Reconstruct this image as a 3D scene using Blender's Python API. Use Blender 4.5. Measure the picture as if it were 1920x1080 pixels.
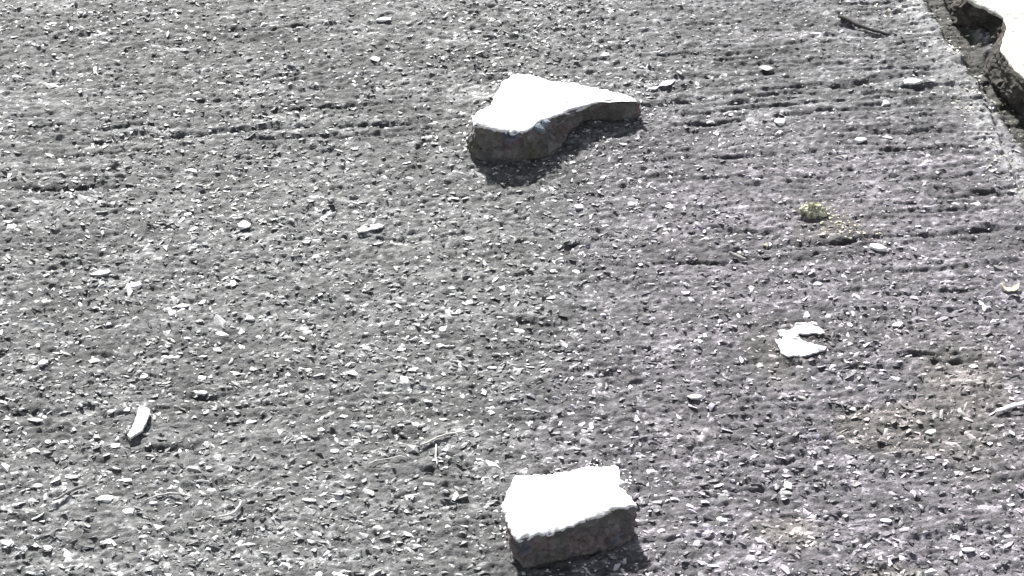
import bpy, bmesh, math, random
import numpy as np
from mathutils import Vector, Matrix
from mathutils import noise as mnoise

scene = bpy.context.scene
for o in list(bpy.data.objects):
    bpy.data.objects.remove(o)
C = scene.collection
R = math.radians

# ------------------------------------------------------------------ camera
PITCH, DIST, LENS = R(40), 1.6, 96.0
cam_d = bpy.data.cameras.new('camera')
cam = bpy.data.objects.new('camera', cam_d)
C.objects.link(cam)
CAM = Vector((0, -DIST * math.cos(PITCH), DIST * math.sin(PITCH)))
cam.location = CAM
cam.rotation_euler = (R(90) - PITCH, 0, 0)
cam_d.lens = LENS
cam_d.sensor_width = 36
cam_d.clip_start = 0.01
cam_d.clip_end = 500
scene.camera = cam

# ------------------------------------------------------------------ daylight
SUN_EL, SUN_AZ = R(38), R(-17)          # the sun stands behind the stones, a little to the left
world = bpy.data.worlds.new('World')
scene.world = world
world.use_nodes = True
wn = world.node_tree
wn.nodes.clear()
sky = wn.nodes.new('ShaderNodeTexSky')
sky.sky_type = 'NISHITA'
sky.sun_disc = False
sky.sun_elevation = SUN_EL
sky.sun_rotation = SUN_AZ
bg = wn.nodes.new('ShaderNodeBackground')
bg.inputs['Strength'].default_value = 0.075
wo = wn.nodes.new('ShaderNodeOutputWorld')
hs = wn.nodes.new('ShaderNodeHueSaturation')      # a milky, hazy sky
hs.inputs['Saturation'].default_value = 0.3
wn.links.new(sky.outputs[0], hs.inputs['Color'])
wn.links.new(hs.outputs[0], bg.inputs[0])
wn.links.new(bg.outputs[0], wo.inputs[0])
sun_d = bpy.data.lights.new('sun', 'SUN')
sun_d.energy = 5.0
sun_d.angle = R(2.5)
sun_d.color = (1.0, 0.985, 0.96)
sun = bpy.data.objects.new('sun', sun_d)
C.objects.link(sun)
to_sun = Vector((math.sin(SUN_AZ) * math.cos(SUN_EL), math.cos(SUN_AZ) * math.cos(SUN_EL), math.sin(SUN_EL)))
sun.rotation_euler = to_sun.to_track_quat('Z', 'Y').to_euler()
sun.location = to_sun * 5

scene.view_settings.view_transform = 'Standard'
scene.view_settings.look = 'None'
scene.view_settings.exposure = 1.0
scene.view_settings.gamma = 1
scene.view_settings.use_curve_mapping = False
scene.render.engine = 'CYCLES'

# ------------------------------------------------------------------ helpers
TH = 18.0 / LENS
CP, SP = math.cos(PITCH), math.sin(PITCH)


def at(px, py, z=0.0):
    """Where the sight line through a point of the 1920 x 1080 photograph meets the height z."""
    a = (px - 960) / 960 * TH
    b = (540 - py) / 960 * TH
    d = Vector((a, CP + b * SP, -SP + b * CP))
    t = (z - CAM.z) / d.z
    return CAM + d * t


def hash2(ix, iy, seed):
    with np.errstate(over='ignore'):
        h = (ix.astype(np.int64).astype(np.uint32) * np.uint32(374761393)
             + iy.astype(np.int64).astype(np.uint32) * np.uint32(668265263)
             + np.uint32((seed * 2246822519) & 0xffffffff))
        h = (h ^ (h >> np.uint32(13))) * np.uint32(1274126177)
        h = (h ^ (h >> np.uint32(15))) * np.uint32(2654435761)
        h = h ^ (h >> np.uint32(16))
    return h.astype(np.float64) / 4294967296.0


def vnoise(x, y, sx, sy, seed):
    """smooth value noise, 0..1"""
    u, v = x / sx, y / sy
    iu, iv = np.floor(u), np.floor(v)
    fu, fv = u - iu, v - iv
    fu = fu * fu * (3 - 2 * fu)
    fv = fv * fv * (3 - 2 * fv)
    a = hash2(iu, iv, seed)
    b = hash2(iu + 1, iv, seed)
    c = hash2(iu, iv + 1, seed)
    d = hash2(iu + 1, iv + 1, seed)
    return (a * (1 - fu) + b * fu) * (1 - fv) + (c * (1 - fu) + d * fu) * fv


def worley(x, y, sx, sy, seed):
    u, v = x / sx, y / sy
    iu, iv = np.floor(u), np.floor(v)
    best = np.full(x.shape, 9.0)
    bid = np.zeros(x.shape)
    bid2 = np.zeros(x.shape)
    for dx in (-1, 0, 1):
        for dy in (-1, 0, 1):
            cx, cy = iu + dx, iv + dy
            qx = cx + 0.1 + 0.8 * hash2(cx, cy, seed)
            qy = cy + 0.1 + 0.8 * hash2(cx, cy, seed + 1)
            d = np.hypot(u - qx, v - qy)
            m = d < best
            best = np.where(m, d, best)
            bid = np.where(m, hash2(cx, cy, seed + 2), bid)
            bid2 = np.where(m, hash2(cx, cy, seed + 3), bid2)
    return best, bid, bid2


def sstep(a, b, x):
    t = np.clip((x - a) / (b - a), 0, 1)
    return t * t * (3 - 2 * t)


def tag(o, label=None, cat=None, group=None, kind=None):
    if label: o['label'] = label
    if cat: o['category'] = cat
    if group: o['group'] = group
    if kind: o['kind'] = kind
    return o


def link(name, me, parent=None):
    o = bpy.data.objects.new(name, me)
    C.objects.link(o)
    if parent: o.parent = parent
    return o


def np_mesh(name, V, F, mat, smooth=False, col=None):
    """V (n,3), F (m,k) all faces of the same size; col (n,3) = the colour of the matter itself"""
    me = bpy.data.meshes.new(name)
    V = np.asarray(V, dtype=np.float32)
    F = np.asarray(F, dtype=np.int32)
    n, (m, k) = len(V), F.shape
    me.vertices.add(n)
    me.vertices.foreach_set('co', V.ravel())
    me.loops.add(m * k)
    me.loops.foreach_set('vertex_index', F.ravel())
    me.polygons.add(m)
    me.polygons.foreach_set('loop_start', np.arange(0, m * k, k, dtype=np.int32))
    me.polygons.foreach_set('loop_total', np.full(m, k, dtype=np.int32))
    me.polygons.foreach_set('use_smooth', np.full(m, smooth))
    me.update(calc_edges=True)
    if col is not None:
        a = me.color_attributes.new('matter', 'FLOAT_COLOR', 'POINT')
        rgba = np.ones((n, 4), dtype=np.float32)
        rgba[:, :3] = col
        a.data.foreach_set('color', rgba.ravel())
    me.materials.append(mat)
    return me


# ------------------------------------------------------------------ materials
def new_mat(name):
    m = bpy.data.materials.new(name)
    m.use_nodes = True
    nt = m.node_tree
    b = nt.nodes['Principled BSDF']
    return m, nt, b


def N(nt, t, **kw):
    n = nt.nodes.new(t)
    for k, v in kw.items():
        setattr(n, k, v)
    return n


def bump(nt, b, sources, dist=0.001, strength=1.0):
    """sources: (height socket, weight) added together"""
    prev = None
    for s, w in sources:
        mm = N(nt, 'ShaderNodeMath', operation='MULTIPLY')
        nt.links.new(s, mm.inputs[0])
        mm.inputs[1].default_value = w
        if prev is None:
            prev = mm.outputs[0]
        else:
            ad = N(nt, 'ShaderNodeMath', operation='ADD')
            nt.links.new(prev, ad.inputs[0])
            nt.links.new(mm.outputs[0], ad.inputs[1])
            prev = ad.outputs[0]
    bp = N(nt, 'ShaderNodeBump')
    bp.inputs['Distance'].default_value = dist
    bp.inputs['Strength'].default_value = strength
    nt.links.new(prev, bp.inputs['Height'])
    nt.links.new(bp.outputs[0], b.inputs['Normal'])


def noise_tex(nt, scale, detail=4, rough=0.6, vec=None):
    t = N(nt, 'ShaderNodeTexNoise')
    t.inputs['Scale'].default_value = scale
    t.inputs['Detail'].default_value = detail
    t.inputs['Roughness'].default_value = rough
    if vec is not None:
        nt.links.new(vec, t.inputs['Vector'])
    return t


def ramp(nt, src, stops):
    r = N(nt, 'ShaderNodeValToRGB')
    e = r.color_ramp.elements
    while len(e) < len(stops):
        e.new(0.5)
    for k, (p, c) in enumerate(stops):
        e[k].position = p
        e[k].color = (c[0], c[1], c[2], 1)
    nt.links.new(src, r.inputs[0])
    return r


def mixc(nt, kind, a, b_, fac=1.0):
    m = N(nt, 'ShaderNodeMix', data_type='RGBA', blend_type=kind)
    if isinstance(fac, float):
        m.inputs[0].default_value = fac
    else:
        nt.links.new(fac, m.inputs[0])
    nt.links.new(a, m.inputs[6])
    nt.links.new(b_, m.inputs[7])
    return m.outputs[2]


def mat_ground():
    m, nt, b = new_mat('worn_aggregate_surface')
    geo = N(nt, 'ShaderNodeNewGeometry')
    at_ = N(nt, 'ShaderNodeAttribute', attribute_name='matter')
    n1 = noise_tex(nt, 900, 3, 0.7, geo.outputs['Position'])
    n2 = noise_tex(nt, 2600, 2, 0.6, geo.outputs['Position'])
    r1 = ramp(nt, n1.outputs[0], [(0.30, (0.55,) * 3), (0.52, (1.0,) * 3), (0.75, (1.75,) * 3)])
    c = mixc(nt, 'MULTIPLY', at_.outputs['Color'], r1.outputs[0])
    n3 = noise_tex(nt, 260, 3, 0.7, geo.outputs['Position'])
    r3 = ramp(nt, n3.outputs[0], [(0.35, (0.78,) * 3), (0.65, (1.25,) * 3)])
    c = mixc(nt, 'MULTIPLY', c, r3.outputs[0])
    nt.links.new(c, b.inputs['Base Color'])
    b.inputs['Roughness'].default_value = 0.62
    b.inputs['Specular IOR Level'].default_value = 0.5
    bump(nt, b, [(n1.outputs[0], 1.0), (n2.outputs[0], 0.4)], 0.0011, 0.8)
    return m


def mat_chip():
    m, nt, b = new_mat('mixed_aggregate_grain')
    geo = N(nt, 'ShaderNodeNewGeometry')
    at_ = N(nt, 'ShaderNodeAttribute', attribute_name='matter')
    n1 = noise_tex(nt, 1300, 3, 0.6, geo.outputs['Position'])
    r1 = ramp(nt, n1.outputs[0], [(0.3, (0.7,) * 3), (0.7, (1.3,) * 3)])
    nt.links.new(mixc(nt, 'MULTIPLY', at_.outputs['Color'], r1.outputs[0]), b.inputs['Base Color'])
    b.inputs['Roughness'].default_value = 0.36
    bump(nt, b, [(n1.outputs[0], 1.0)], 0.0006, 0.6)
    return m


def mat_stone():
    """embedded stones: each takes its own grey from the object's random number"""
    m, nt, b = new_mat('embedded_stone')
    oi = N(nt, 'ShaderNodeObjectInfo')
    tc = N(nt, 'ShaderNodeTexCoord')
    r = ramp(nt, oi.outputs['Random'], [(0.0, (0.085, 0.084, 0.086)), (0.25, (0.15, 0.148, 0.15)),
                                        (0.5, (0.30, 0.295, 0.29)), (0.75, (0.5, 0.495, 0.49)), (1.0, (0.72, 0.71, 0.70))])
    n1 = noise_tex(nt, 3.0, 4, 0.65, tc.outputs['Object'])
    r1 = ramp(nt, n1.outputs[0], [(0.3, (0.65,) * 3), (0.7, (1.25,) * 3)])
    nt.links.new(mixc(nt, 'MULTIPLY', r.outputs[0], r1.outputs[0]), b.inputs['Base Color'])
    b.inputs['Roughness'].default_value = 0.5
    bump(nt, b, [(n1.outputs[0], 1.0)], 0.0006, 0.6)
    return m


def mat_simple(name, c0, c1, scale=300, rough=0.8, bumpd=0.0006, lo=0.35, hi=0.65, spec=0.5):
    m, nt, b = new_mat(name)
    geo = N(nt, 'ShaderNodeTexCoord')
    n1 = noise_tex(nt, scale, 5, 0.65, geo.outputs['Object'])
    n2 = noise_tex(nt, scale * 5, 3, 0.6, geo.outputs['Object'])
    r = ramp(nt, n1.outputs[0], [(lo, c0), (hi, c1)])
    nt.links.new(r.outputs[0], b.inputs['Base Color'])
    b.inputs['Roughness'].default_value = rough
    b.inputs['Specular IOR Level'].default_value = spec
    bump(nt, b, [(n1.outputs[0], 1.0), (n2.outputs[0], 0.35)], bumpd, 0.8)
    return m


def mat_core():
    """broken concrete: grey-brown mortar, pinkish and olive staining, small bluish stone faces"""
    m, nt, b = new_mat('broken_concrete')
    tc = N(nt, 'ShaderNodeTexCoord')
    n0 = noise_tex(nt, 55, 3, 0.5, tc.outputs['Object'])
    n1 = noise_tex(nt, 260, 5, 0.7, tc.outputs['Object'])
    vo = N(nt, 'ShaderNodeTexVoronoi')
    vo.inputs['Scale'].default_value = 210
    nt.links.new(tc.outputs['Object'], vo.inputs['Vector'])
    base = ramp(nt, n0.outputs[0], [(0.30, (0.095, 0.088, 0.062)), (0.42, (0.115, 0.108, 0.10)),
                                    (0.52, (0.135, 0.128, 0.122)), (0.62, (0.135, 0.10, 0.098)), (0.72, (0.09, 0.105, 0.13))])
    fine = ramp(nt, n1.outputs[0], [(0.3, (0.55,) * 3), (0.5, (1.0,) * 3), (0.72, (1.6,) * 3)])
    c = mixc(nt, 'MULTIPLY', base.outputs[0], fine.outputs[0])
    gr = ramp(nt, vo.outputs['Color'], [(0.15, (0.75,) * 3), (0.8, (1.25,) * 3)])
    c = mixc(nt, 'MULTIPLY', c, gr.outputs[0])
    nt.links.new(c, b.inputs['Base Color'])
    b.inputs['Roughness'].default_value = 0.75
    bump(nt, b, [(n1.outputs[0], 1.0), (vo.outputs['Distance'], 0.7)], 0.002, 0.8)
    return m


M_GROUND = mat_ground()
M_CHIP = mat_chip()
M_STONE = mat_stone()
M_CORE = mat_core()
M_FACE = mat_simple('white_cement_render', (0.50, 0.495, 0.48), (0.78, 0.775, 0.765), 120, 0.8, 0.0009, 0.33, 0.5)
M_FLAKE = mat_simple('white_chalky_flake', (0.66, 0.655, 0.65), (0.82, 0.815, 0.81), 160, 0.7, 0.0004)
M_SLAB = mat_simple('pale_sandy_concrete', (0.42, 0.405, 0.36), (0.74, 0.72, 0.66), 170, 0.85, 0.0025, 0.36, 0.55)
M_MOSS = mat_simple('dry_yellow_moss', (0.15, 0.145, 0.085), (0.60, 0.59, 0.46), 230, 0.95, 0.002, 0.36, 0.56)
M_CREAM = mat_simple('cream_dry_leaf', (0.50, 0.46, 0.34), (0.70, 0.66, 0.52), 200, 0.7)
M_STRAW = mat_simple('bleached_straw', (0.45, 0.43, 0.40), (0.75, 0.73, 0.70), 200, 0.65)
M_TWIG = mat_simple('grey_twig_bark', (0.12, 0.115, 0.11), (0.34, 0.33, 0.32), 260, 0.8)
M_DARK = mat_simple('near_black_bark', (0.012, 0.011, 0.01), (0.05, 0.046, 0.042), 240, 0.8)
M_WHITE = mat_simple('white_chip_stone', (0.66, 0.655, 0.65), (0.82, 0.815, 0.81), 350, 0.55, 0.0003)
M_SLAB_SHADE = mat_simple('shade_darkened_concrete', (0.022, 0.020, 0.018), (0.10, 0.09, 0.075), 130, 0.9, 0.002, 0.4, 0.68)  # slab's broken side: its backlit shade is put into the near-black colour
M_GLASSY = mat_simple('blue_grey_flint', (0.10, 0.14, 0.18), (0.32, 0.38, 0.42), 500, 0.3, 0.0006)
M_PALE = mat_simple('pale_grey_chip_stone', (0.30, 0.295, 0.29), (0.5, 0.495, 0.49), 350, 0.55, 0.0005)

# ------------------------------------------------------------------ ground relief
# grooves left by the broom: (x0, y0, x1, y1, half width in photo pixels, depth in mm)
GROOVES_PX = [
    (-20, 251, 420, 228, 3, 1.1), (400, 214, 900, 186, 3, 1.0), (420, 262, 870, 246, 3, 0.9), (0, 300, 300, 284, 3, 0.7),
    (1200, 218, 1700, 182, 3, 1.2), (1260, 234, 1560, 210, 3, 1.0), (1240, 300, 1640, 282, 3, 0.8), (1400, 340, 1700, 320, 3, 0.7),
    (1120, 500, 1500, 484, 3, 1.0), (1560, 520, 1920, 498, 3, 0.9), (1600, 560, 1920, 540, 3, 0.8), (900, 520, 1160, 508, 3, 0.7),
    (300, 60, 800, 42, 3, 0.7), (1200, 52, 1500, 32, 3, 0.7), (1250, 150, 1500, 132, 3, 0.8), (540, 452, 860, 440, 3, 0.8),
    (0, 358, 240, 350, 5, 2.0), (60, 272, 330, 262, 4, 1.2), (180, 262, 620, 233, 5, 1.5), (620, 236, 880, 224, 4, 1.2),
    (0, 262, 190, 250, 4, 0.9), (340, 188, 560, 176, 4, 0.8), (0, 228, 130, 222, 4, 0.6),
    (820, 155, 960, 152, 4, 1.0), (1210, 196, 1480, 172, 4, 1.4), (1480, 172, 1750, 140, 5, 1.8),
    (1290, 182, 1560, 158, 3, 1.0), (1560, 164, 1690, 156, 4, 1.1), (1660, 174, 1800, 160, 4, 1.1),
    (1500, 216, 1790, 193, 4, 1.3), (1300, 196, 1500, 186, 3, 0.9),
    (1570, 252, 1800, 240, 5, 1.8), (1660, 284, 1860, 270, 3, 0.9), (1560, 276, 1700, 268, 3, 0.7),
    (1280, 100, 1540, 78, 3, 0.7), (1290, 118, 1500, 100, 3, 0.7),
    (1320, 472, 1560, 455, 4, 1.3), (1500, 458, 1740, 448, 4, 1.7), (1740, 448, 1920, 430, 5, 1.6),
    (1700, 320, 1900, 300, 3, 0.8), (1640, 345, 1880, 328, 3, 0.8),
    (1740, 380, 1920, 362, 4, 1.2), (1650, 408, 1920, 386, 3, 0.8), (1830, 500, 1920, 492, 4, 0.9),
    (1540, 700, 1700, 690, 4, 0.9), (1660, 672, 1820, 660, 4, 1.2), (1740, 682, 1840, 676, 4, 1.4),
    (1360, 868, 1500, 862, 4, 1.2), (1500, 640, 1660, 626, 3, 0.7), (1300, 920, 1460, 912, 3, 0.8),
    (230, 850, 380, 838, 5, 1.1), (330, 735, 440, 742, 5, 1.4), (0, 770, 120, 772, 6, 1.4), (330, 915, 470, 905, 5, 1.0),
    (0, 975, 90, 982, 5, 1.2), (800, 905, 900, 912, 4, 1.0), (730, 822, 800, 820, 6, 1.4), (880, 820, 960, 818, 5, 1.0),
    (560, 600, 660, 592, 4, 0.9), (260, 545, 300, 543, 4, 1.3), (960, 605, 1060, 612, 4, 1.0), (1340, 430, 1460, 440, 3, 0.7),
]
GROOVES = []
for x0, y0, x1, y1, w, d in GROOVES_PX:
    a, b = at(x0, y0), at(x1, y1)
    GROOVES.append((a.x, a.y, b.x, b.y, w * 0.00033 / 0.64, d * 0.001))
# pits: (x, y, radius px, depth mm)
PITS = [(205, 775, 9, 2.5), (175, 762, 10, 2.0), (240, 828, 12, 3.0), (1064, 472, 13, 2.6), (212, 318, 7, 2.5), (322, 326, 6, 1.8),
        (795, 885, 14, 2.4), (812, 884, 8, 2.5), (840, 895, 7, 2.0), (565, 113, 6, 1.8), (427, 110, 8, 1.6), (1477, 685, 7, 2.2),
        (975, 610, 9, 1.8), (1810, 122, 12, 2.5), (1635, 950, 9, 1.6), (1380, 620, 6, 1.4), (195, 865, 11, 1.7),
        (150, 66, 8, 1.4), (180, 50, 9, 1.2), (640, 470, 8, 1.3), (870, 440, 8, 1.3), (495, 478, 8, 1.5), (1770, 1010, 10, 1.5)]
PITS = [(at(x, y).x, at(x, y).y, r * 0.00036, d * 0.001) for x, y, r, d in PITS]
# pale crust along the broken edge, in front of the slab
CRUST_LINE = [at(*p) for p in ((1640, -60), (1710, 10), (1780, 100), (1825, 195), (1872, 270), (1925, 350), (1990, 430))]
# dirt-filled joint between the crust and the slab
JOINT_LINE = [at(*p) for p in ((1700, -100), (1745, -20), (1782, 40), (1838, 112), (1868, 160), (1900, 212), (1950, 268), (2040, 370))]


def seg_dist(x, y, ax, ay, bx, by):
    dx, dy = bx - ax, by - ay
    t = np.clip(((x - ax) * dx + (y - ay) * dy) / (dx * dx + dy * dy), 0, 1)
    return np.hypot(x - ax - t * dx, y - ay - t * dy), t


def relief(x, y):
    """height and colour of the ground's own matter at x, y (metres)"""
    ang = 0.035                                  # the broom ran almost across the view
    u = x * math.cos(ang) + y * math.sin(ang) + 0
    v = -x * math.sin(ang) * 1.6 + y
    out_ = np.maximum(np.maximum(np.abs(x - .01) - .41, np.abs(y - .04) - .33), 0)   # metres outside the finely gridded ground
    near = 1 - sstep(0.25, 0.8, out_)
    wx = (vnoise(x, y, .011, .011, 90) - .5) * .005
    wy = (vnoise(x, y, .013, .009, 91) - .5) * .004
    f1, id1, jd1 = worley(u + wx, v + wy, 0.0062, 0.0036, 11)
    f2, id2, jd2 = worley(u + wy, v + wx, 0.0034, 0.0021, 31)
    rightness = sstep(0.02, 0.22, x) * sstep(-0.13, 0.10, y)
    big = (0.45 + 0.55 * vnoise(x, y, .05, .04, 5)) * (1 - 0.45 * rightness)
    h = 0.0013 * big * np.clip(id1 * 1.5 - 0.45, 0, 1) * np.sqrt(np.clip(1 - (f1 / 0.62) ** 2, 0, 1))
    h += 0.0007 * np.clip(id2 * 1.3 - 0.2, 0, 1) * np.sqrt(np.clip(1 - (f2 / 0.66) ** 2, 0, 1))
    h += 0.0012 * (vnoise(x, y, .0045, .0035, 3) - .5) + 0.0007 * (vnoise(x, y, .0018, .0016, 4) - .5)
    h += 0.0040 * (vnoise(x, y, .10, .08, 1) - .5) + 0.0016 * (vnoise(x, y, .03, .022, 2) - .5)
    br = 0.3 + (0.15 + 1.0 * vnoise(x, y, .09, .03, 9)) * rightness + 0.5 * vnoise(x, y, .16, .05, 8)
    v = v + (vnoise(x, y, .035, .02, 53) - .5) * .007
    st = vnoise(u, v, .085, .0036, 6) * 0.55 + vnoise(u, v, .03, .0019, 7) * 0.45
    h += 0.0021 * br * (st - .5)
    gdirt = np.zeros(x.shape)
    for gx0, gy0, gx1, gy1, w, d in GROOVES:
        m = (x > min(gx0, gx1) - .02) & (x < max(gx0, gx1) + .02) & (y > min(gy0, gy1) - .02) & (y < max(gy0, gy1) + .02)
        if not m.any(): continue
        xs, ys = x[m], y[m]
        wob = (vnoise(xs, ys, .018, .05, 61) - .5) * .006
        dd, t = seg_dist(xs, ys + wob, gx0, gy0, gx1, gy1)
        a = np.exp(-(dd / w) ** 2) * np.sin(np.pi * np.clip(t, .04, .96)) ** .5 * (0.65 + 0.7 * vnoise(xs, ys, .02, .02, 62))
        rim = np.exp(-((dd - 2.1 * w) / (0.8 * w)) ** 2) * 0.35
        gdirt[m] = np.maximum(gdirt[m], np.clip(a * 1.2, 0, 1))
        h[m] += -d * 1.3 * a + d * rim * np.sin(np.pi * np.clip(t, .04, .96)) * vnoise(xs, ys, .008, .01, 63)
    for px, py, r, d in PITS:
        m = (np.abs(x - px) < 4 * r) & (np.abs(y - py) < 4 * r)
        if not m.any(): continue
        dd = np.hypot(x[m] - px, (y[m] - py) * 1.1)
        h[m] -= d * np.exp(-(dd / r) ** 2)
    h = h * near
    # crust
    cr = np.zeros(x.shape)
    for a, b in zip(CRUST_LINE[:-1], CRUST_LINE[1:]):
        dd, _ = seg_dist(x, y, a.x, a.y, b.x, b.y)
        cr = np.maximum(cr, 1 - sstep(0.003, 0.021, dd + 0.012 * (vnoise(x, y, .012, .01, 77) - .5)))
    cr = cr * np.where(x > 0.15, 1, 0)
    jt = np.zeros(x.shape)
    for a, b in zip(JOINT_LINE[:-1], JOINT_LINE[1:]):
        dd, _ = seg_dist(x, y, a.x, a.y, b.x, b.y)
        jt = np.maximum(jt, 1 - sstep(0.005, 0.0125, dd + 0.006 * (vnoise(x, y, .008, .008, 87) - .5)))
    cr = cr * (1 - jt) * (0.25 + 0.75 * vnoise(x, y, .012, .010, 88))
    h -= jt * (0.006 + 0.002 * vnoise(x, y, .006, .006, 89))
    h += cr * 0.0016 * (vnoise(x, y, .004, .004, 78) + 0.5 * vnoise(x, y, .002, .002, 79) - .3)
    # a crack through the crust
    cpts = [at(*p) for p in ((1838, 150), (1852, 190), (1866, 225), (1880, 255), (1893, 300), (1908, 345), (1930, 400))]
    for a, b in zip(cpts[:-1], cpts[1:]):
        dd, _ = seg_dist(x + .003 * (vnoise(x, y, .01, .01, 81) - .5), y, a.x, a.y, b.x, b.y)
        h -= 0.0028 * np.exp(-(dd / 0.0013) ** 2)

    # ---- matter colour
    alb = 0.106 + 0.045 * (vnoise(x, y, .09, .06, 21) - .5) + 0.07 * (vnoise(x, y, .02, .012, 22) - .5)
    band = vnoise(u, v, .22, .010, 51) * .5 + vnoise(u, v, .12, .0045, 52) * .5
    alb = alb * (0.62 + 0.76 * band) * (1 - 0.5 * gdirt)
    alb = alb * (0.65 + 0.7 * jd1) * np.where(f1 < .5, 1, 0.92)
    alb = np.where((jd2 > 0.86) & (f2 < .42), alb * 2.3, alb)
    alb = np.where((jd1 > 0.955) & (f1 < .40), alb * 2.0, alb)
    alb = np.where(jd2 < 0.13, alb * .6, alb)
    alb = np.where(out_ > 0, 0.108 + (alb - 0.108) * (1 - sstep(0.1, 0.7, out_)), alb)
    spot = sstep(0.72, 0.86, vnoise(x, y, .017, .010, 23)) * vnoise(x, y, .003, .002, 24)
    alb = alb * (1 + 1.2 * spot)
    alb = alb * (1 - cr) + cr * (0.16 + 0.26 * vnoise(x, y, .005, .004, 25))
    alb = alb * (1 - jt) + jt * 0.035
    purple = sstep(-0.02, 0.10, x + 0.05 * (vnoise(x, y, .12, .12, 26) - .5)) * (1 - 0.75 * sstep(0.10, 0.20, y)) * (1 - cr)
    yel = sstep(0.55, 0.80, vnoise(x, y, .05, .04, 27)) * sstep(0.06, 0.14, x) * (1 - sstep(-0.08, 0.0, y))
    mp = at(1560, 425)
    yel = np.maximum(yel, 0.9 * np.exp(-((x - mp.x) / .022) ** 2 - ((y - mp.y) / .018) ** 2))
    yel = yel * (1 - cr)
    rch = alb * (1 + 0.04 * purple + 0.05 * yel)
    gch = alb * (1 - 0.052 * purple + 0.04 * yel)
    bch = alb * (1 + 0.065 * purple - 0.11 * yel) * (1 - 0.2 * jt)
    return h, np.stack([rch, gch, bch], -1)


def graded(lo, hi, step, far):
    c = np.arange(lo, hi + step / 2, step)
    out, s = [], step
    v = 0.0
    while v < far:
        s *= 1.055 if v < 0.7 else 1.3
        v += s
        out.append(v)
    out = np.array(out)
    return np.concatenate([lo - out[::-1], c, c[-1] + out])


xs = graded(-0.40, 0.42, 0.0009, 120)
ys = graded(-0.29, 0.37, 0.0009, 120)
GX, GY = np.meshgrid(xs, ys)
GH, GC = relief(GX.ravel(), GY.ravel())
V = np.stack([GX.ravel(), GY.ravel(), GH], -1)
nx, ny = len(xs), len(ys)
idx = np.arange(nx * ny).reshape(ny, nx)
F = np.stack([idx[:-1, :-1].ravel(), idx[:-1, 1:].ravel(), idx[1:, 1:].ravel(), idx[1:, :-1].ravel()], -1)
ground = link('ground', np_mesh('ground', V, F, M_GROUND, True, GC))
tag(ground, 'rough grey broomed ground surface full of small bright stone grains', kind='structure')
HG = GH.reshape(ny, nx)


def height(x, y):
    x, y = np.asarray(x, float), np.asarray(y, float)
    i = np.clip(np.searchsorted(xs, x) - 1, 0, nx - 2)
    j = np.clip(np.searchsorted(ys, y) - 1, 0, ny - 2)
    fx = (x - xs[i]) / (xs[i + 1] - xs[i])
    fy = (y - ys[j]) / (ys[j + 1] - ys[j])
    return (HG[j, i] * (1 - fx) + HG[j, i + 1] * fx) * (1 - fy) + (HG[j + 1, i] * (1 - fx) + HG[j + 1, i + 1] * fx) * fy


# ------------------------------------------------------------------ angular stone templates
def hull_template(seed, n=11, flat=0.55):
    rnd = random.Random(seed)
    bm = bmesh.new()
    for _ in range(n):
        d = Vector((rnd.gauss(0, 1), rnd.gauss(0, 1), rnd.gauss(0, 1))).normalized() * rnd.uniform(.8, 1.1)
        bm.verts.new((d.x * rnd.uniform(.85, 1.1), d.y * rnd.uniform(.8, 1.05), d.z * flat))
    r = bmesh.ops.convex_hull(bm, input=bm.verts)
    for v in [v for v in bm.verts if not v.link_faces]:
        bm.verts.remove(v)
    bmesh.ops.triangulate(bm, faces=bm.faces)
    bmesh.ops.recalc_face_normals(bm, faces=bm.faces)
    bm.verts.index_update()
    v = np.array([x.co[:] for x in bm.verts])
    f = np.array([[q.index for q in p.verts] for p in bm.faces])
    bm.free()
    return v, f


TPL = [hull_template(100 + i, 9 + i % 4, 0.42 + 0.05 * (i % 5)) for i in range(16)]

# footprints the grains must keep out of (filled below): (x, y, r)
rs = np.random.RandomState(7)


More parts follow.
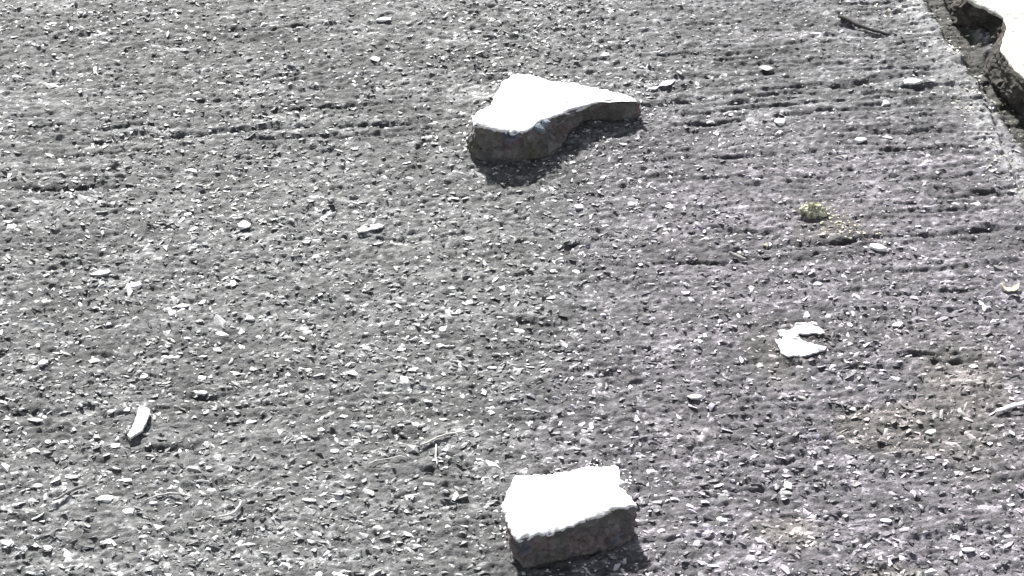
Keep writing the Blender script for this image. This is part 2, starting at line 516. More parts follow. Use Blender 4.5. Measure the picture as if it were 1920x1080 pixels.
def stuff_grains(count, x0, x1, y0, y1, seed, smin, smax, expo, bright=0.12):
    r = np.random.RandomState(seed)
    px, py = r.uniform(x0, x1, count), r.uniform(y0, y1, count)
    dens = 0.12 + 0.75 * vnoise(px, py, .04, .03, 41) + 0.55 * vnoise(px, py, .012, .007, 42)
    keep = r.rand(count) < dens
    px, py = px[keep], py[keep]
    n = len(px)
    s = smin + (smax - smin) * r.rand(n) ** expo
    hz = height(px, py)
    s = s * (1.0 - 0.45 * py) * (1 - 0.3 * sstep(0.0, 0.2, px) * sstep(-0.1, 0.1, py))
    _, gc = relief(px, py)
    tint = gc / gc.mean(axis=1, keepdims=True)
    a = 0.115 * np.exp(0.5 * r.randn(n))
    w = r.rand(n)
    a = np.where(w > 1 - bright, r.uniform(.36, .75, n), a)
    a = np.clip(a, .03, .7)
    Vs, Fs, Cs, off = [], [], [], 0
    which = r.randint(0, len(TPL), n)
    for k, (tv, tf) in enumerate(TPL):
        sel = np.where(which == k)[0]
        if not len(sel): continue
        m = len(sel)
        az = r.normal(0, 0.7, m) + np.where(r.rand(m) < .25, r.uniform(0, 6.28, m), 0)
        tx, ty = r.normal(0, .2, m), r.normal(-.12, .24, m)
        ex = r.uniform(1.1, 2.0, m)
        P = tv[None] * np.stack([s[sel] * ex, s[sel] * .85, s[sel] * r.uniform(.42, .9, m)], -1)[:, None, :]
        ca, sa = np.cos(az)[:, None], np.sin(az)[:, None]
        X = P[..., 0] * ca - P[..., 1] * sa
        Y = P[..., 0] * sa + P[..., 1] * ca
        Z = P[..., 2] + X * tx[:, None] + Y * ty[:, None]
        X = X + px[sel][:, None]
        Y = Y + py[sel][:, None]
        Z = Z + (hz[sel] + s[sel] * r.uniform(-.12, .14, m))[:, None]
        Vs.append(np.stack([X, Y, Z], -1).reshape(-1, 3))
        nv = len(tv)
        Fs.append((tf[None] + (np.arange(m) * nv)[:, None, None]).reshape(-1, 3) + off)
        Cs.append(np.repeat((a[sel, None] * tint[sel]), nv, axis=0))
        off += m * nv
    return np.concatenate(Vs), np.concatenate(Fs), np.concatenate(Cs)


gv, gf, gc = stuff_grains(68000, -0.40, 0.42, -0.28, 0.36, 3, 0.00055, 0.0023, 2.3, 0.25)
g2v, g2f, g2c = stuff_grains(16000, -0.95, 0.95, -0.75, 1.05, 23, 0.0009, 0.0030, 2.0, 0.25)
gf = np.concatenate([gf, g2f + len(gv)])
gv = np.concatenate([gv, g2v])
gc = np.concatenate([gc, g2c])
grain = link('loose_grains', np_mesh('loose_grains', gv, gf, M_CHIP, False, gc), ground)
tag(grain, kind='stuff')

# the larger embedded stones: 300 parts of the ground that share a few meshes
STONE_ME = []
for k, (tv, tf) in enumerate(TPL):
    STONE_ME.append(np_mesh('stone', tv, tf, M_STONE, False))
rnd = random.Random(12)


def put_stone(x, y, sx, sy, sz, az, sink=0.1):
    o = link('stone', rnd.choice(STONE_ME), ground)
    o.location = (x, y, float(height(x, y)) - sink * sz)
    o.rotation_euler = (rnd.gauss(0, .2), rnd.gauss(0, .2), az)
    o.scale = (sx, sy, sz)
    return o


for _ in range(300):
    # denser towards the viewer's left, as seen
    while True:
        px, py = rnd.uniform(-40, 1960), rnd.uniform(-20, 1100)
        if rnd.random() < (1.0 if px < 1000 else 0.6) and not (860 < px < 1230 and 120 < py < 390) \
                and not (930 < px < 1220 and 860 < py < 1080) and not (px > 1740 and py < 200):
            break
    p = at(px, py)
    s = rnd.uniform(0.0019, 0.0036) * (1.15 if py > 500 else 0.9)
    put_stone(p.x, p.y, s * rnd.uniform(1.0, 1.7), s, s * rnd.uniform(.6, 1.0), rnd.gauss(0, .5), 0.12)


# ------------------------------------------------------------------ broken pieces of concrete
def closed_resample(pts, n):
    pts = [Vector(p) for p in pts]
    L = [0]
    m = len(pts)
    for i in range(m):
        L.append(L[-1] + (pts[(i + 1) % m] - pts[i]).length)
    out, k = [], 0
    for q in range(n):
        t = L[-1] * q / n
        while L[k + 1] < t: k += 1
        f = (t - L[k]) / max(1e-9, L[k + 1] - L[k])
        out.append(pts[k].lerp(pts[(k + 1) % m], f))
    return out


def nz(p, s, seed=0):
    return mnoise.fractal(Vector((p[0] * s + seed * 7.3, p[1] * s - seed * 3.1, p[2] * s + seed)), 0.9, 2.1, 4)


def loft(levels, mat, name, parent, smooth=False, cap_rings=6, cap_noise=0.0, seed=0, bottom=True):
    """levels: closed loops of equal count from the bottom to the top; the top is capped with rings"""
    n = len(levels[0])
    verts, faces = [], []
    for lp in levels: verts += [tuple(p) for p in lp]
    for k in range(len(levels) - 1):
        for i in range(n):
            j = (i + 1) % n
            faces.append((k * n + i, k * n + j, (k + 1) * n + j, (k + 1) * n + i))
    top = levels[-1]
    c = sum(top, Vector()) / n
    base = (len(levels) - 1) * n
    for r in range(1, cap_rings):
        f = r / cap_rings
        st = len(verts)
        for p in top:
            q = p.lerp(c, f)
            q.z += cap_noise * nz(q, 90, seed)
            verts.append(tuple(q))
        for i in range(n):
            j = (i + 1) % n
            faces.append((base + i, base + j, st + j, st + i))
        base = st
    verts.append(tuple(c))
    ci = len(verts) - 1
    for i in range(n):
        faces.append((base + i, base + (i + 1) % n, ci))
    if bottom:
        faces.append(tuple(reversed(range(n))))
    me = bpy.data.meshes.new(name)
    me.from_pydata(verts, [], faces)
    me.materials.append(mat)
    for p in me.polygons: p.use_smooth = smooth
    me.update()
    o = link(name, me, parent)
    return o


def fragment(name, label, cat, top_px, bot_px, ztop, skin=0.0010, n=190, seed=1, zlift=None, core=None, face=None,
             rough=0.0015, levels=17, face_name='rendered_face', cap_noise=0.0006):
    """a broken piece: grey core and, on top, a thin pale skin that stands a little proud and ragged"""
    top = [at(x, y, ztop(x, y)) for x, y in top_px]
    bot = [at(x, y, 0) if isinstance(y, (int, float)) and len(q) == 2 else None for q in bot_px for x, y in [q[:2]]]
    # both outlines are given in matching order, so they are resampled piece by piece
    tt, bb = [], []
    m = len(top)
    seg = [(top[(i + 1) % m] - top[i]).length + (bot[(i + 1) % m] - bot[i]).length for i in range(m)]
    tot = sum(seg)
    for i in range(m):
        c = max(2, round(n * seg[i] / tot))
        for k in range(c):
            f = k / c
            tt.append(top[i].lerp(top[(i + 1) % m], f))
            bb.append(bot[i].lerp(bot[(i + 1) % m], f))
    n = len(tt)
    cen = sum(bb, Vector()) / n
    root = bpy.data.objects.new(name, None)
    C.objects.link(root)
    root.location = (cen.x, cen.y, 0)
    root.empty_display_size = 0.02
    tag(root, label, cat)
    tt = [p - root.location for p in tt]
    bb = [p - root.location for p in bb]
    gz = [float(height(p.x + cen.x, p.y + cen.y)) - 0.0008 for p in bb]
    tc = sum(tt, Vector()) / n

    def outward(p):
        d = Vector((p.x - tc.x, p.y - tc.y, 0))
        return d.normalized()
    lv = []
    for k in range(levels):
        f = k / (levels - 1)
        lp = []
        for i in range(n):
            lift = zlift(i / n) if zlift else 0
            b = bb[i].copy()
            b.z = gz[i] + lift
            t = tt[i] - Vector((0, 0, skin))
            p = b.lerp(t, f)
            w = math.sin(math.pi * (0.12 + 0.8 * f)) if k else 0.5
            p -= outward(p) * 0.0026 * max(0, 1 - f / 0.28) ** 1.5
            p -= outward(p) * 0.0010 * max(0, nz(p, 60, seed + 6)) * f
            a = rough * (1.5 * nz(p, 90, seed) + 1.1 * nz(p, 320, seed + 5))
            p += outward(p) * a * w
            p += outward(p) * 0.0030 * nz(p, 48, seed + 21) * w
            p += outward(p) * rough * 1.1 * nz((p.x * .25, p.y * .25, p.z * 2.2), 170, seed + 14) * w
            p.z += rough * 0.5 * nz(p, 200, seed + 2) * (0 < k < levels - 1)
            lp.append(p)
        lv.append(lp)
    loft(lv, core or M_CORE, 'core', root, False, 2, 0, seed)
    # pale skin
    lo, hi, mid, inn = [], [], [], []
    for i in range(n):
        p = tt[i]
        o_ = outward(p)
        inn.append(p - o_ * (0.0022 + 0.0012 * nz(p, 140, seed + 40)) + Vector((0, 0, 0.0002 + 0.0003 * nz(p, 60, seed + 41))))
        p = p - Vector((0, 0, min(0.0016, 0.0032 * max(0, nz(p, 110, seed + 31)) + 0.0010 * max(0, nz(p, 330, seed + 32)))))
        j = 0.0011 * nz(p, 260, seed + 9) + 0.0007 * nz(p, 800, seed + 4)
        lo.append(p + o_ * (j + 0.0001) - Vector((0, 0, skin + 0.0003 + 0.0006 * max(0, nz(p, 300, seed + 11)))))
        mid.append(p + o_ * (j + 0.0001) - Vector((0, 0, skin * .35)))
        hi.append(p + o_ * (j - 0.0004) + Vector((0, 0, 0.0001 + 0.0003 * nz(p, 300, seed + 1))))
    loft([lo, mid, hi, inn], face or M_FACE, face_name, root, True, 14, cap_noise, seed)
    return root


# the larger, wing-shaped piece
T1 = [(961, 139), (993, 140), (1020, 146), (1041, 150), (1062, 153), (1100, 161), (1138, 168), (1170, 175), (1188, 181), (1199, 190),
      (1175, 186), (1157, 186), (1130, 188), (1105, 195), (1082, 203), (1058, 211), (1036, 219), (1012, 227), (998, 238), (986, 247),
      (958, 247), (929, 241), (905, 236), (888, 232), (887, 220), (892, 211), (905, 205), (918, 198), (925, 184), (931, 171), (941, 154)]
B1 = [(968, 200), (998, 198), (1025, 200), (1045, 200), (1066, 200), (1104, 200), (1142, 202), (1172, 206), (1188, 208), (1199, 216),
      (1182, 222), (1160, 224), (1136, 222), (1116, 224), (1098, 231), (1082, 241), (1068, 256), (1058, 277), (1040, 296), (1014, 304),
      (975, 306), (930, 306), (900, 306), (882, 300), (876, 290), (874, 281), (890, 268), (915, 256), (932, 240), (940, 226), (950, 212)]
big = fragment('concrete_fragment',
         'larger wing-shaped piece of broken concrete, white on top, pointed at its right end', 'concrete piece',
         T1, B1, lambda x, y: 0.0245 - 0.0125 * (x - 888) / 310, seed=1)

# stones that show in its broken side
def inclusion(px, py, z, back, sx, sy, sz, mat, seed, label):
    tv, tf = hull_template(seed, 13, 0.8)
    o = link('inclusion', np_mesh('inclusion', tv, tf, mat), big)
    p = at(px, py, z)
    o.location = (p.x - big.location.x, p.y - big.location.y + back, z)
    o.scale = (sx, sy, sz)
    o['label'] = label
inclusion(1012, 246, 0.0165, 0.0030, .0050, .0050, .0042, M_GLASSY, 51, 'blue-grey glassy stone showing at the corner of the broken side')
inclusion(1024, 236, 0.0185, 0.0030, .0034, .0040, .0026, M_GLASSY, 54, 'smaller blue-grey stone beside the larger one under the white face')
inclusion(884, 262, 0.011, 0.0022, .0024, .0035, .0046, M_FACE, 53, 'white stone at the left end of the broken side')

# the blocky piece near the bottom
T2 = [(967, 891), (990, 890), (1013, 889), (1040, 887), (1062, 884), (1085, 878), (1107, 873), (1132, 872), (1158, 872), (1163, 884),
      (1162, 897), (1171, 904), (1164, 912), (1172, 920), (1182, 931), (1193, 947), (1175, 951), (1155, 953), (1120, 966), (1080, 982),
      (1055, 991), (1031, 997), (1005, 1002), (975, 1010), (960, 1000), (950, 975), (942, 947), (948, 932), (954, 918), (961, 905)]
B2 = [(975, 950), (995, 948), (1018, 946), (1042, 945), (1064, 943), (1087, 940), (1109, 936), (1130, 935), (1152, 935), (1158, 945),
      (1160, 957), (1168, 962), (1166, 970), (1174, 980), (1184, 992), (1192, 1008), (1186, 1020), (1165, 1028), (1130, 1038), (1085, 1049),
      (1058, 1056), (1034, 1061), (1010, 1066), (984, 1070), (974, 1052), (964, 1030), (956, 1004), (960, 990), (964, 976), (969, 963)]
fragment('concrete_fragment',
         'smaller blocky piece of broken concrete with a white top, nearest the bottom edge', 'concrete piece',
         T2, B2, lambda x, y: 0.0235 - 0.0015 * (x - 950) / 240, seed=4)

# the pale slab in the top right corner
hS = 0.020
T3 = [(1800, -60), (1806, -30), (1815, -4), (1838, 8), (1862, 20), (1881, 31), (1888, 50), (1880, 72), (1876, 92), (1888, 106),
      (1904, 128), (1924, 150), (1955, 178), (1990, 215), (2060, 300), (2200, 330), (2600, 250), (2700, -60), (2500, -330), (1900, -330), (1790, -150)]
B3 = [(x - 34, y + 36) for x, y in T3]
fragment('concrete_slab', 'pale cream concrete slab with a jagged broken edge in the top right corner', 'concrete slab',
         T3, B3, lambda x, y: hS, skin=0.002, n=420, seed=8, face=M_SLAB, rough=0.0020, face_name='weathered_top', cap_noise=0.0022, core=M_SLAB_SHADE)


# ------------------------------------------------------------------ small loose things
def chip(name, label, cat, px, py, wpx, hpx, az=0.0, mat=None, thick=0.5, seed=0, n=20, group=None, tail=None, dirt=None):
    """one angular chip lying on the ground: width / depth in photo pixels as seen"""
    rn = random.Random(seed * 31 + 5)
    p = at(px, py + hpx * .2)
    k = (CAM - p).length * TH / 960 / 1.0
    sx = wpx * k / 2
    wpx, hpx = wpx * 1.12, hpx * 1.15
    sx = wpx * k / 2
    sz = min(sx, hpx * k / 2) * thick * 0.8
    sy = max(0.3 * sx, (hpx * k - 1.4 * sz) / SP / 2)
    bm = bmesh.new()
    for i in range(n):
        a = rn.uniform(0, 6.283)
        e = rn.choice((-.3, .25, .62, .66, .7))
        rad = rn.uniform(.8, 1.08)
        bm.verts.new((math.cos(a) * math.cos(e) * rad * sx, math.sin(a) * math.cos(e) * rad * sy, math.sin(e) * sz * 1.35))
    if tail:
        bm.verts.new((tail[0] * sx, tail[1] * sy, 0))
    bmesh.ops.convex_hull(bm, input=bm.verts)
    for v in [v for v in bm.verts if not v.link_faces]: bm.verts.remove(v)
    bmesh.ops.bevel(bm, geom=bm.edges[:], offset=sz * .12, segments=1, affect='EDGES')
    bmesh.ops.recalc_face_normals(bm, faces=bm.faces)
    me = bpy.data.meshes.new(name)
    bm.to_mesh(me)
    bm.free()
    me.materials.append(mat or M_WHITE)
    o = link(name, me)
    o.location = (p.x, p.y, float(height(p.x, p.y)) + sz * .12)
    o.rotation_euler = (rn.uniform(-.16, .02), rn.gauss(0, .06), az)
    tag(o, label, cat, group)
    return o


def sheet(name, label, cat, outline_px, thick, mat, lift=0.0015, curl=0.0, n=90, seed=0, jag=0.0004):
    """a thin broken flake following an outline on the ground, with real thickness and a slight warp"""
    pts = [at(x, y, lift) for x, y in outline_px]
    c = sum(pts, Vector()) / len(pts)
    c.z = 0
    pts = closed_resample([p - c for p in pts], n)
    g = float(height(c.x, c.y))
    bm = bmesh.new()
    loop = []
    for p in pts:
        q = Vector((p.x, p.y, 0))
        q += Vector((nz(q, 500, seed), nz(q, 500, seed + 3), 0)) * jag
        loop.append(bm.verts.new(q))
    f = bm.faces.new(loop)
    if f.normal.z < 0: f.normal_flip()
    bmesh.ops.triangulate(bm, faces=bm.faces, ngon_method='BEAUTY')
    bmesh.ops.subdivide_edges(bm, edges=[e for e in bm.edges if e.calc_length() > .003], cuts=2, use_grid_fill=True)
    bmesh.ops.triangulate(bm, faces=bm.faces)
    bm.normal_update()
    if sum(f.normal.z for f in bm.faces) < 0:
        bmesh.ops.reverse_faces(bm, faces=bm.faces)
    r = bmesh.ops.extrude_face_region(bm, geom=bm.faces[:])
    up = set(v for v in r['geom'] if isinstance(v, bmesh.types.BMVert))
    for v in bm.verts:
        h = max(0.0, float(height(v.co.x + c.x, v.co.y + c.y)))
        v.co.z = lift * .3 + 0.75 * h + curl * (v.co.x ** 2 + v.co.y ** 2) + 0.0014 * nz((v.co.x, v.co.y, 0), 130, seed)
        if v in up: v.co.z += thick * (1 + 0.3 * nz((v.co.x, v.co.y, 0), 300, seed + 2))
    bmesh.ops.recalc_face_normals(bm, faces=bm.faces)
    me = bpy.data.meshes.new(name)
    bm.to_mesh(me)
    bm.free()
    me.materials.append(mat)
    o = link(name, me)
    o.location = (c.x, c.y, 0)
    tag(o, label, cat)
    return o


def stick(name, label, cat, path_px, r0, r1, mat, lift=0.0015, flat=1.0, seed=0, sides=8, steps=18, group=None):
    pts = [at(x, y, lift) for x, y in path_px]
    base = pts[0].copy()
    # even samples along the path
    L = [0]
    for a, b in zip(pts[:-1], pts[1:]): L.append(L[-1] + (b - a).length)
    sm, k = [], 0
    for q in range(steps + 1):
        t = L[-1] * q / steps
        while k < len(pts) - 2 and L[k + 1] < t: k += 1
        sm.append(pts[k].lerp(pts[k + 1], (t - L[k]) / (L[k + 1] - L[k])))
    verts, faces = [], []
    rn = random.Random(seed)
    for i, p in enumerate(sm):
        d = (sm[min(i + 1, steps)] - sm[max(i - 1, 0)]).normalized()
        s = d.cross(Vector((0, 0, 1))).normalized()
        r = r0 + (r1 - r0) * i / steps
        r *= 1 + 0.15 * rn.uniform(-1, 1)
        if i in (0, steps): r *= 0.6
        z = max(0, float(height(p.x, p.y))) * .7 + lift
        for j in range(sides):
            a = 6.2832 * j / sides
            verts.append((p.x + s.x * math.cos(a) * r - base.x, p.y + s.y * math.cos(a) * r - base.y, z + math.sin(a) * r * flat))
    for i in range(steps):
        for j in range(sides):
            q = (j + 1) % sides
            faces.append((i * sides + j, i * sides + q, (i + 1) * sides + q, (i + 1) * sides + j))
    faces.append(tuple(range(sides))[::-1])
    faces.append(tuple(range(steps * sides, (steps + 1) * sides)))
    me = bpy.data.meshes.new(name)
    me.from_pydata(verts, [], faces)
    bm = bmesh.new(); bm.from_mesh(me)
    bmesh.ops.recalc_face_normals(bm, faces=bm.faces)
    bm.to_mesh(me); bm.free()
    for p in me.polygons: p.use_smooth = True
    me.materials.append(mat)
    o = link(name, me)
    o.location = (base.x, base.y, 0)
    tag(o, label, cat, group)
    return o


# flakes and scraps
sheet('plaster_flake', 'long narrow white flake lying aslant in the lower left of the ground', 'flake',
      [(259, 764), (268, 761), (282, 768), (278, 780), (272, 795), (266, 806), (252, 815), (243, 819), (239, 812), (248, 797), (254, 782)],
      0.0016, M_FLAKE, 0.003, seed=3)
sheet('white_scrap', 'flat white C-shaped scrap lying open towards the right', 'scrap',
      [(1457, 621), (1470, 617), (1488, 613), (1493, 605), (1502, 603), (1515, 608), (1530, 610), (1543, 613), (1541, 618), (1548, 624),
       (1538, 627), (1522, 626), (1512, 627), (1500, 624), (1494, 627), (1500, 632), (1508, 640), (1520, 646), (1525, 650), (1538, 650),
       (1550, 650), (1545, 657), (1530, 662), (1510, 665), (1496, 669), (1480, 668), (1466, 663), (1461, 652), (1458, 643),
       (1453, 637), (1462, 634), (1470, 632), (1462, 627)], 0.0011, M_FLAKE, 0.002, seed=5, n=150, jag=0.0008)
sheet('dry_leaf', 'small cream curled leaf scrap close to the right edge', 'leaf',
      [(1874, 531), (1886, 535), (1897, 534), (1912, 530), (1910, 538), (1900, 543), (1890, 545), (1880, 538)], 0.0008, M_CREAM, 0.003, 18.0, seed=6)
sheet('crushed_flake', 'thin pale crushed flake between the big piece and the left edge, above the middle', 'flake',
      [(668, 431), (678, 425), (694, 421), (710, 419), (722, 421), (716, 427), (700, 430), (686, 434), (672, 437)], 0.0009, M_PALE, 0.0012, seed=8)

# moss lump
def moss():
    p = at(1524, 404)
    root = bpy.data.objects.new('moss_clump', None)
    C.objects.link(root)
    root.location = (p.x, p.y, float(height(p.x, p.y)))
    tag(root, 'small yellow-green clump of dry moss right of the larger concrete piece', 'moss')
    bm = bmesh.new()
    rn = random.Random(4)
    for (x, y, z, r) in ((-.004, .001, .002, .0042), (.0005, .001, .0026, .0046), (.0045, -.0008, .0016, .0036), (-.001, -.002, .001, .0036)):
        q = bmesh.ops.create_icosphere(bm, subdivisions=3, radius=r, matrix=Matrix.Translation((x, y, z)))
        for v in q['verts']:
            c = Vector((x, y, z))
            d = (v.co - c)
            v.co = c + d * (1 + .35 * nz(v.co, 420, 3) + .2 * nz(v.co, 1200, 9))
            v.co.z *= .85
    me = bpy.data.meshes.new('cushion'); bm.to_mesh(me); bm.free()
    me.materials.append(M_MOSS)
    link('cushion', me, root)
    # short blades that make the fuzzy outline
    V_, F_ = [], []
    for _ in range(420):
        a, e = rn.uniform(0, 6.28), rn.uniform(.0, 1.5)
        d = Vector((math.cos(a) * math.cos(e), math.sin(a) * math.cos(e), math.sin(e)))
        b = Vector((d.x * .0068, d.y * .0042, d.z * .0045 + .0006))
        t = b + (d + Vector((rn.gauss(0, .5), rn.gauss(0, .5), rn.gauss(0, .4)))) * rn.uniform(.0006, .0016)
        s = d.orthogonal().normalized() * .00022
        s2 = d.cross(s).normalized() * .00022
        i = len(V_)
        V_ += [tuple(b + s), tuple(b - s), tuple(b + s2), tuple(t)]
        F_ += [(i, i + 1, i + 3), (i + 1, i + 2, i + 3), (i + 2, i, i + 3)]
    o = link('leaf_tips', np_mesh('leaf_tips', V_, F_, M_MOSS), root)
    tag(o, kind='stuff')
moss()

# tiny crumbs round the broken pieces and the moss
def crumbs(name, label, spots, mat, smin, smax, seed):
    r = random.Random(seed)
    V_, F_, off = [], [], 0
    for cx, cy, rx, ry, cnt in spots:
        for _ in range(cnt):
            a, q = r.uniform(0, 6.283), r.random() ** .6
            p = at(cx + math.cos(a) * rx * q, cy + math.sin(a) * ry * q)
            tv, tf = r.choice(TPL)
            z = r.uniform(smin, smax)
            m = np.array(Matrix.Rotation(r.uniform(0, 6.28), 3, 'Z'))
            V_.append((tv * z * np.array([1.2, .9, .8])) @ m.T + np.array([p.x, p.y, float(height(p.x, p.y)) + z * .2]))
            F_.append(tf + off)
            off += len(tv)
    o = link(name, np_mesh(name, np.concatenate(V_), np.concatenate(F_), mat))
    tag(o, label, 'crumbs', kind='stuff')
crumbs('concrete_crumbs', 'tiny white crumbs scattered round the two broken pieces of concrete',
       [(878, 268, 12, 26, 26), (900, 220, 40, 20, 24), (1050, 150, 60, 12, 22), (1225, 165, 50, 18, 40), (1190, 205, 30, 14, 16), (1060, 300, 60, 14, 10),
        (950, 985, 14, 40, 18), (1175, 905, 22, 20, 16), (1060, 872, 80, 8, 16), (1100, 1062, 100, 12, 14)], M_WHITE, .0004, .0011, 5)
crumbs('moss_crumbs', 'pale straw-coloured crumbs trailing to the lower right of the moss clump',
       [(1550, 405, 22, 14, 26), (1570, 425, 34, 20, 34), (1610, 440, 40, 14, 26)], M_CREAM, .0004, .0011, 6)
crumbs('slab_rubble', 'small pale rubble lying along the broken edge of the corner slab',
       [(1700, 15, 60, 26, 34), (1790, 90, 20, 30, 8), (1835, 130, 24, 16, 10), (1825, 200, 40, 40, 24), (1870, 290, 50, 50, 28), (1915, 345, 20, 30, 20)],
       M_SLAB, .0005, .0017, 8)

# sticks, straws
stick('straw', 'white flattened straw entering from the right edge', 'straw',
      [(1866, 772), (1880, 768), (1900, 762), (1925, 755), (1960, 748)], 0.0014, 0.0020, M_FLAKE, 0.0022, .5, 1)
stick('twig', 'thin grey twig lying aslant near the bottom left', 'twig',
      [(100, 939), (112, 933), (125, 924), (140, 917), (157, 911)], 0.0006, 0.0009, M_TWIG, 0.0018, 1, 2)
stick('grass_stem', 'long thin pale grass stem above the blocky concrete piece', 'grass stem',
      [(788, 838), (806, 830), (824, 821), (846, 815), (868, 812), (890, 808)], 0.0007, 0.0003, M_STRAW, 0.0022, 1, 3)
stick('grass_stem', 'short pale upright-looking grass stem below the long stem', 'grass stem',
      [(818, 834), (818, 845), (817, 858), (820, 872)], 0.0006, 0.0004, M_STRAW, 0.002, 1, 4)
stick('grass_stem', 'hair-thin curved stem left of the long grass stem', 'grass stem',
      [(690, 872), (706, 866), (730, 861), (752, 858), (763, 862)], 0.0003, 0.0003, M_STRAW, 0.002, 1, 5)
stick('grey_stick', 'short grey rod-like stick under the moss clump', 'stick',
      [(1368, 474), (1384, 481), (1399, 488)], 0.0011, 0.0012, M_TWIG, 0.0018, 1, 6)
stick('dark_twig', 'almost black twig near the top, left of the pale slab', 'twig',
      [(1572, 30), (1590, 38), (1606, 46), (1640, 58), (1668, 66)], 0.0016, 0.0010, M_DARK, 0.002, 1, 7)
stick('twig', 'thin bent twig left of the bottom centre', 'twig',
      [(408, 969), (428, 966), (440, 960), (450, 948), (452, 940)], 0.0005, 0.0008, M_STRAW, 0.002, 1, 8)
stick('twig', 'pale forked-looking twig by the bottom edge on the left', 'twig',
      [(270, 939), (292, 930), (318, 925), (336, 926)], 0.0004, 0.0007, M_PALE, 0.001, 1, 9)

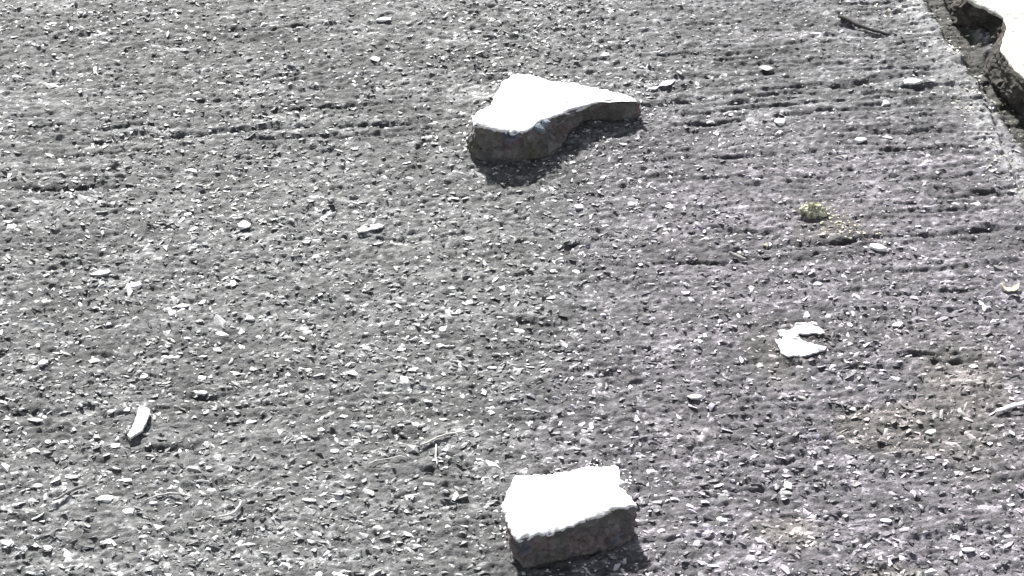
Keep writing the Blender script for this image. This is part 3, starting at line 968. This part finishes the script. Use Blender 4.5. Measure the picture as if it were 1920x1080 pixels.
# white and pale chips: (px, py, w, h, azimuth, kind, label)
G = 'loose white stone chips'
CH = [
    (1711, 155, 34, 17, 0.0, 'w', 'rounded white chip below the slab, in the broom grooves at upper right'),
    (458, 419, 26, 24, 0.6, 'w', 'bright white pebble in the left half, level with the moss clump'),
    (250, 530, 32, 22, 0.2, 'w', 'white angular chip at middle left casting a small dark shadow'),
    (198, 931, 38, 18, 0.1, 'w', 'white wedge-shaped pebble right of the slanting thin twig'),
    (242, 957, 26, 15, -0.2, 'w', 'small white pebble just below the wedge-shaped pebble'),
    (721, 38, 32, 13, 0.0, 'w', 'white flat pebble at the top edge, left of centre'),
    (1252, 155, 40, 18, 0.5, 'w', 'elongated white chip just right of the tip of the larger piece'),
    (1225, 164, 24, 10, 0.2, 'w', 'small flat white chip touching the elongated chip by the larger piece'),
    (704, 112, 22, 20, 0.3, 'w', 'white chip in the upper ground, left of the larger piece'),
    (189, 508, 40, 17, 0.3, 'p', 'flat pale chip near the left edge at mid height'),
    (319, 664, 36, 11, 0.0, 'w', 'bar-shaped white chip right of centre-left, lying level'),
    (1135, 99, 20, 12, 0.1, 'w', 'small white chip above the right wing of the larger piece'),
    (1144, 22, 16, 8, 0.0, 'w', 'tiny white chip at the top edge right of centre'),
    (1646, 466, 36, 16, -0.3, 'w', 'ragged white chip under the long groove on the right'),
    (1462, 226, 26, 20, 0.4, 'w', 'white chip in the right half, above the moss clump'),
    (1436, 128, 30, 18, -0.3, 'p', 'pale blurred-looking chip at the upper right, left of the grooves'),
    (1664, 258, 22, 9, 0.0, 'w', 'small flat white chip under the grooves on the right'),
    (1613, 262, 26, 14, 0.3, 'w', 'pale irregular chip left of the small flat one under the grooves'),
    (1661, 973, 22, 12, 0.0, 'w', 'little dome-shaped white pebble at the lower right'),
    (1355, 973, 28, 13, 0.0, 'w', 'white chip with pointed ends right of the blocky piece'),
    (1478, 905, 16, 20, 0.2, 'w', 'upright-looking white chip in the lower right quarter'),
    (1168, 1076, 20, 7, 0.0, 'w', 'tiny white chip in the shade at the bottom edge'),
    (1184, 383, 16, 12, 0.0, 'w', 'small white chip in the open ground right of centre'),
    (1086, 387, 20, 14, 0.0, 'w', 'white chip below the shadow of the larger piece'),
    (1255, 386, 16, 16, 0.0, 'w', 'small white chip halfway from the larger piece to the moss'),
    (1080, 512, 18, 12, -.4, 'w', 'small slanting white chip just below the dark pit near the centre'),
    (1034, 560, 22, 10, 0.2, 'p', 'pale chip beneath the centre of the ground'),
    (973, 620, 34, 9, -0.1, 'w', 'thin pale splinter of stone near the very centre'),
    (830, 617, 16, 14, -.6, 'w', 'small white chip left of the thin pale splinter'),
    (468, 596, 20, 14, 0.0, 'w', 'white chip in the left half, right under the row of pale chips'),
    (343, 571, 24, 12, -0.1, 'w', 'flat white chip left of centre above the bar-shaped chip'),
    (415, 624, 26, 12, -0.2, 'w', 'white chip with a dark shade in front, left half of the middle'),
    (322, 584, 18, 16, 0.3, 'w', 'knobbly white chip above and left of the bar-shaped chip'),
    (175, 672, 26, 14, 0.0, 'p', 'pale block-like chip at the left below the middle'),
    (80, 678, 18, 18, 0.3, 'w', 'roundish white pebble near the left edge, lower half'),
    (375, 702, 26, 12, 0.0, 'w', 'pale flat chip directly right of the pair above the long flake'),
    (270, 700, 16, 18, 0.0, 'w', 'white chip above the long narrow flake'),
    (376, 731, 34, 11, -0.2, 'w', 'white sliver casting a long dark shadow right of the long flake'),
    (470, 786, 24, 10, 0.3, 'w', 'pale sliver between the long flake and the grass stem'),
    (65, 786, 30, 10, 0.0, 'w', 'flat white chip left of the long narrow flake'),
    (216, 833, 26, 13, 0.0, 'w', 'white triangular chip below and left of the long flake'),
    (120, 826, 20, 10, 0.0, 'w', 'small white chip in the lower left, left of the triangular chip'),
    (90, 826, 14, 10, 0.0, 'w', 'smallest white chip of the close pair at the lower left'),
    (603, 806, 16, 12, 0.0, 'w', 'white pebble right of centre-left in the lower half'),
    (628, 846, 18, 11, 0.0, 'w', 'white chip left of the thin curved stem'),
    (22, 425, 24, 16, 0.0, 'w', 'white chip at the left edge under the dark groove'),
    (352, 398, 16, 12, 0.0, 'w', 'small round white pebble left of the brightest pebble'),
    (15, 420, 20, 9, 0.0, 'p', 'pale grey chip at the very left edge under the dark groove'),
    (575, 453, 22, 12, 0.0, 'p', 'pale chip between the brightest pebble and the crushed flake'),
    (687, 651, 18, 14, 0.0, 'p', 'pale squarish chip left of centre, lower middle'),
    (752, 655, 20, 9, 0.0, 'w', 'flat white chip left of centre, just right of a squarish one'),
    (775, 691, 24, 8, 0.3, 'w', 'narrow slanted white chip below centre-left'),
    (662, 699, 26, 14, -0.2, 'w', 'white chip with a drawn-out right end, left of the narrow slanted chip'),
    (923, 688, 20, 8, 0.0, 'w', 'tiny flat white chip below the centre'),
    (1825, 690, 18, 9, 0.0, 'w', 'small white pebble near the right edge, above the straw'),
    (1683, 610, 22, 14, 0.3, 'w', 'white pebble right of the C-shaped scrap'),
    (1533, 530, 20, 12, -0.3, 'p', 'pale oval chip above the C-shaped scrap'),
    (1845, 576, 10, 14, 0.0, 'w', 'small pointed white chip below the cream leaf scrap'),
    (1745, 857, 20, 9, 0.0, 'w', 'oval white pebble below the straw at the right'),
    (1597, 764, 22, 12, -0.2, 'w', 'white chip in the right half, level with the straw'),
    (1745, 810, 22, 13, 0.4, 'w', 'white angular chip just under the straw'),
    (1302, 745, 34, 16, 0.1, 'p', 'pale crusty patch of stone below and left of the scrap'),
    (1585, 965, 12, 10, 0.0, 'p', 'small dull pebble near the dome-shaped pebble'),
    (15, 1018, 30, 13, -0.2, 'w', 'white chip in the bottom left corner'),
    (88, 1024, 20, 13, 0.0, 'w', 'white chip right of the one in the bottom left corner'),
    (598, 1074, 14, 18, 0.0, 'w', 'white chip cut by the bottom edge, left of centre'),
    (1815, 1030, 28, 12, 0.0, 'w', 'flat white chip in the bottom right corner'),
    (70, 908, 20, 11, 0.0, 'w', 'white chip above the slanting thin twig'),
    (287, 941, 18, 8, 0.0, 'w', 'thin white chip right of the small pebble at lower left'),
    (135, 893, 26, 10, 0.0, 'w', 'pointed flat white chip above the wedge-shaped pebble'),
    (398, 912, 20, 11, 0.0, 'w', 'white chip above the thin bent twig'),
]
for i, (px, py, w, h, az, k, lab) in enumerate(CH):
    chip('stone_chip', lab, 'stone chip', px, py, w, h, az, M_WHITE if k == 'w' else M_PALE, 0.55, i, group=G)
chip('dark_pebble', 'small round black pebble in the upper left of the ground', 'pebble', 210, 319, 19, 12, 0, M_DARK, .8, 91)
chip('dark_pebble', 'tiny dark grey pebble right of the round black pebble', 'pebble', 319, 326, 11, 12, 0, M_DARK, .8, 92)
chip('dark_pebble', 'dark flat pebble near the middle, below the shadow of the larger piece', 'pebble', 1060, 471, 28, 12, 0, M_DARK, .5, 93)
chip('moss_crumb', 'tiny olive crumb left of the grey stick', 'moss', 1436, 457, 12, 12, 0, M_MOSS, .9, 94)
chip('dark_pebble', 'dark crumb at the foot of the C-shaped scrap', 'pebble', 1474, 681, 14, 14, 0, M_DARK, .7, 95)
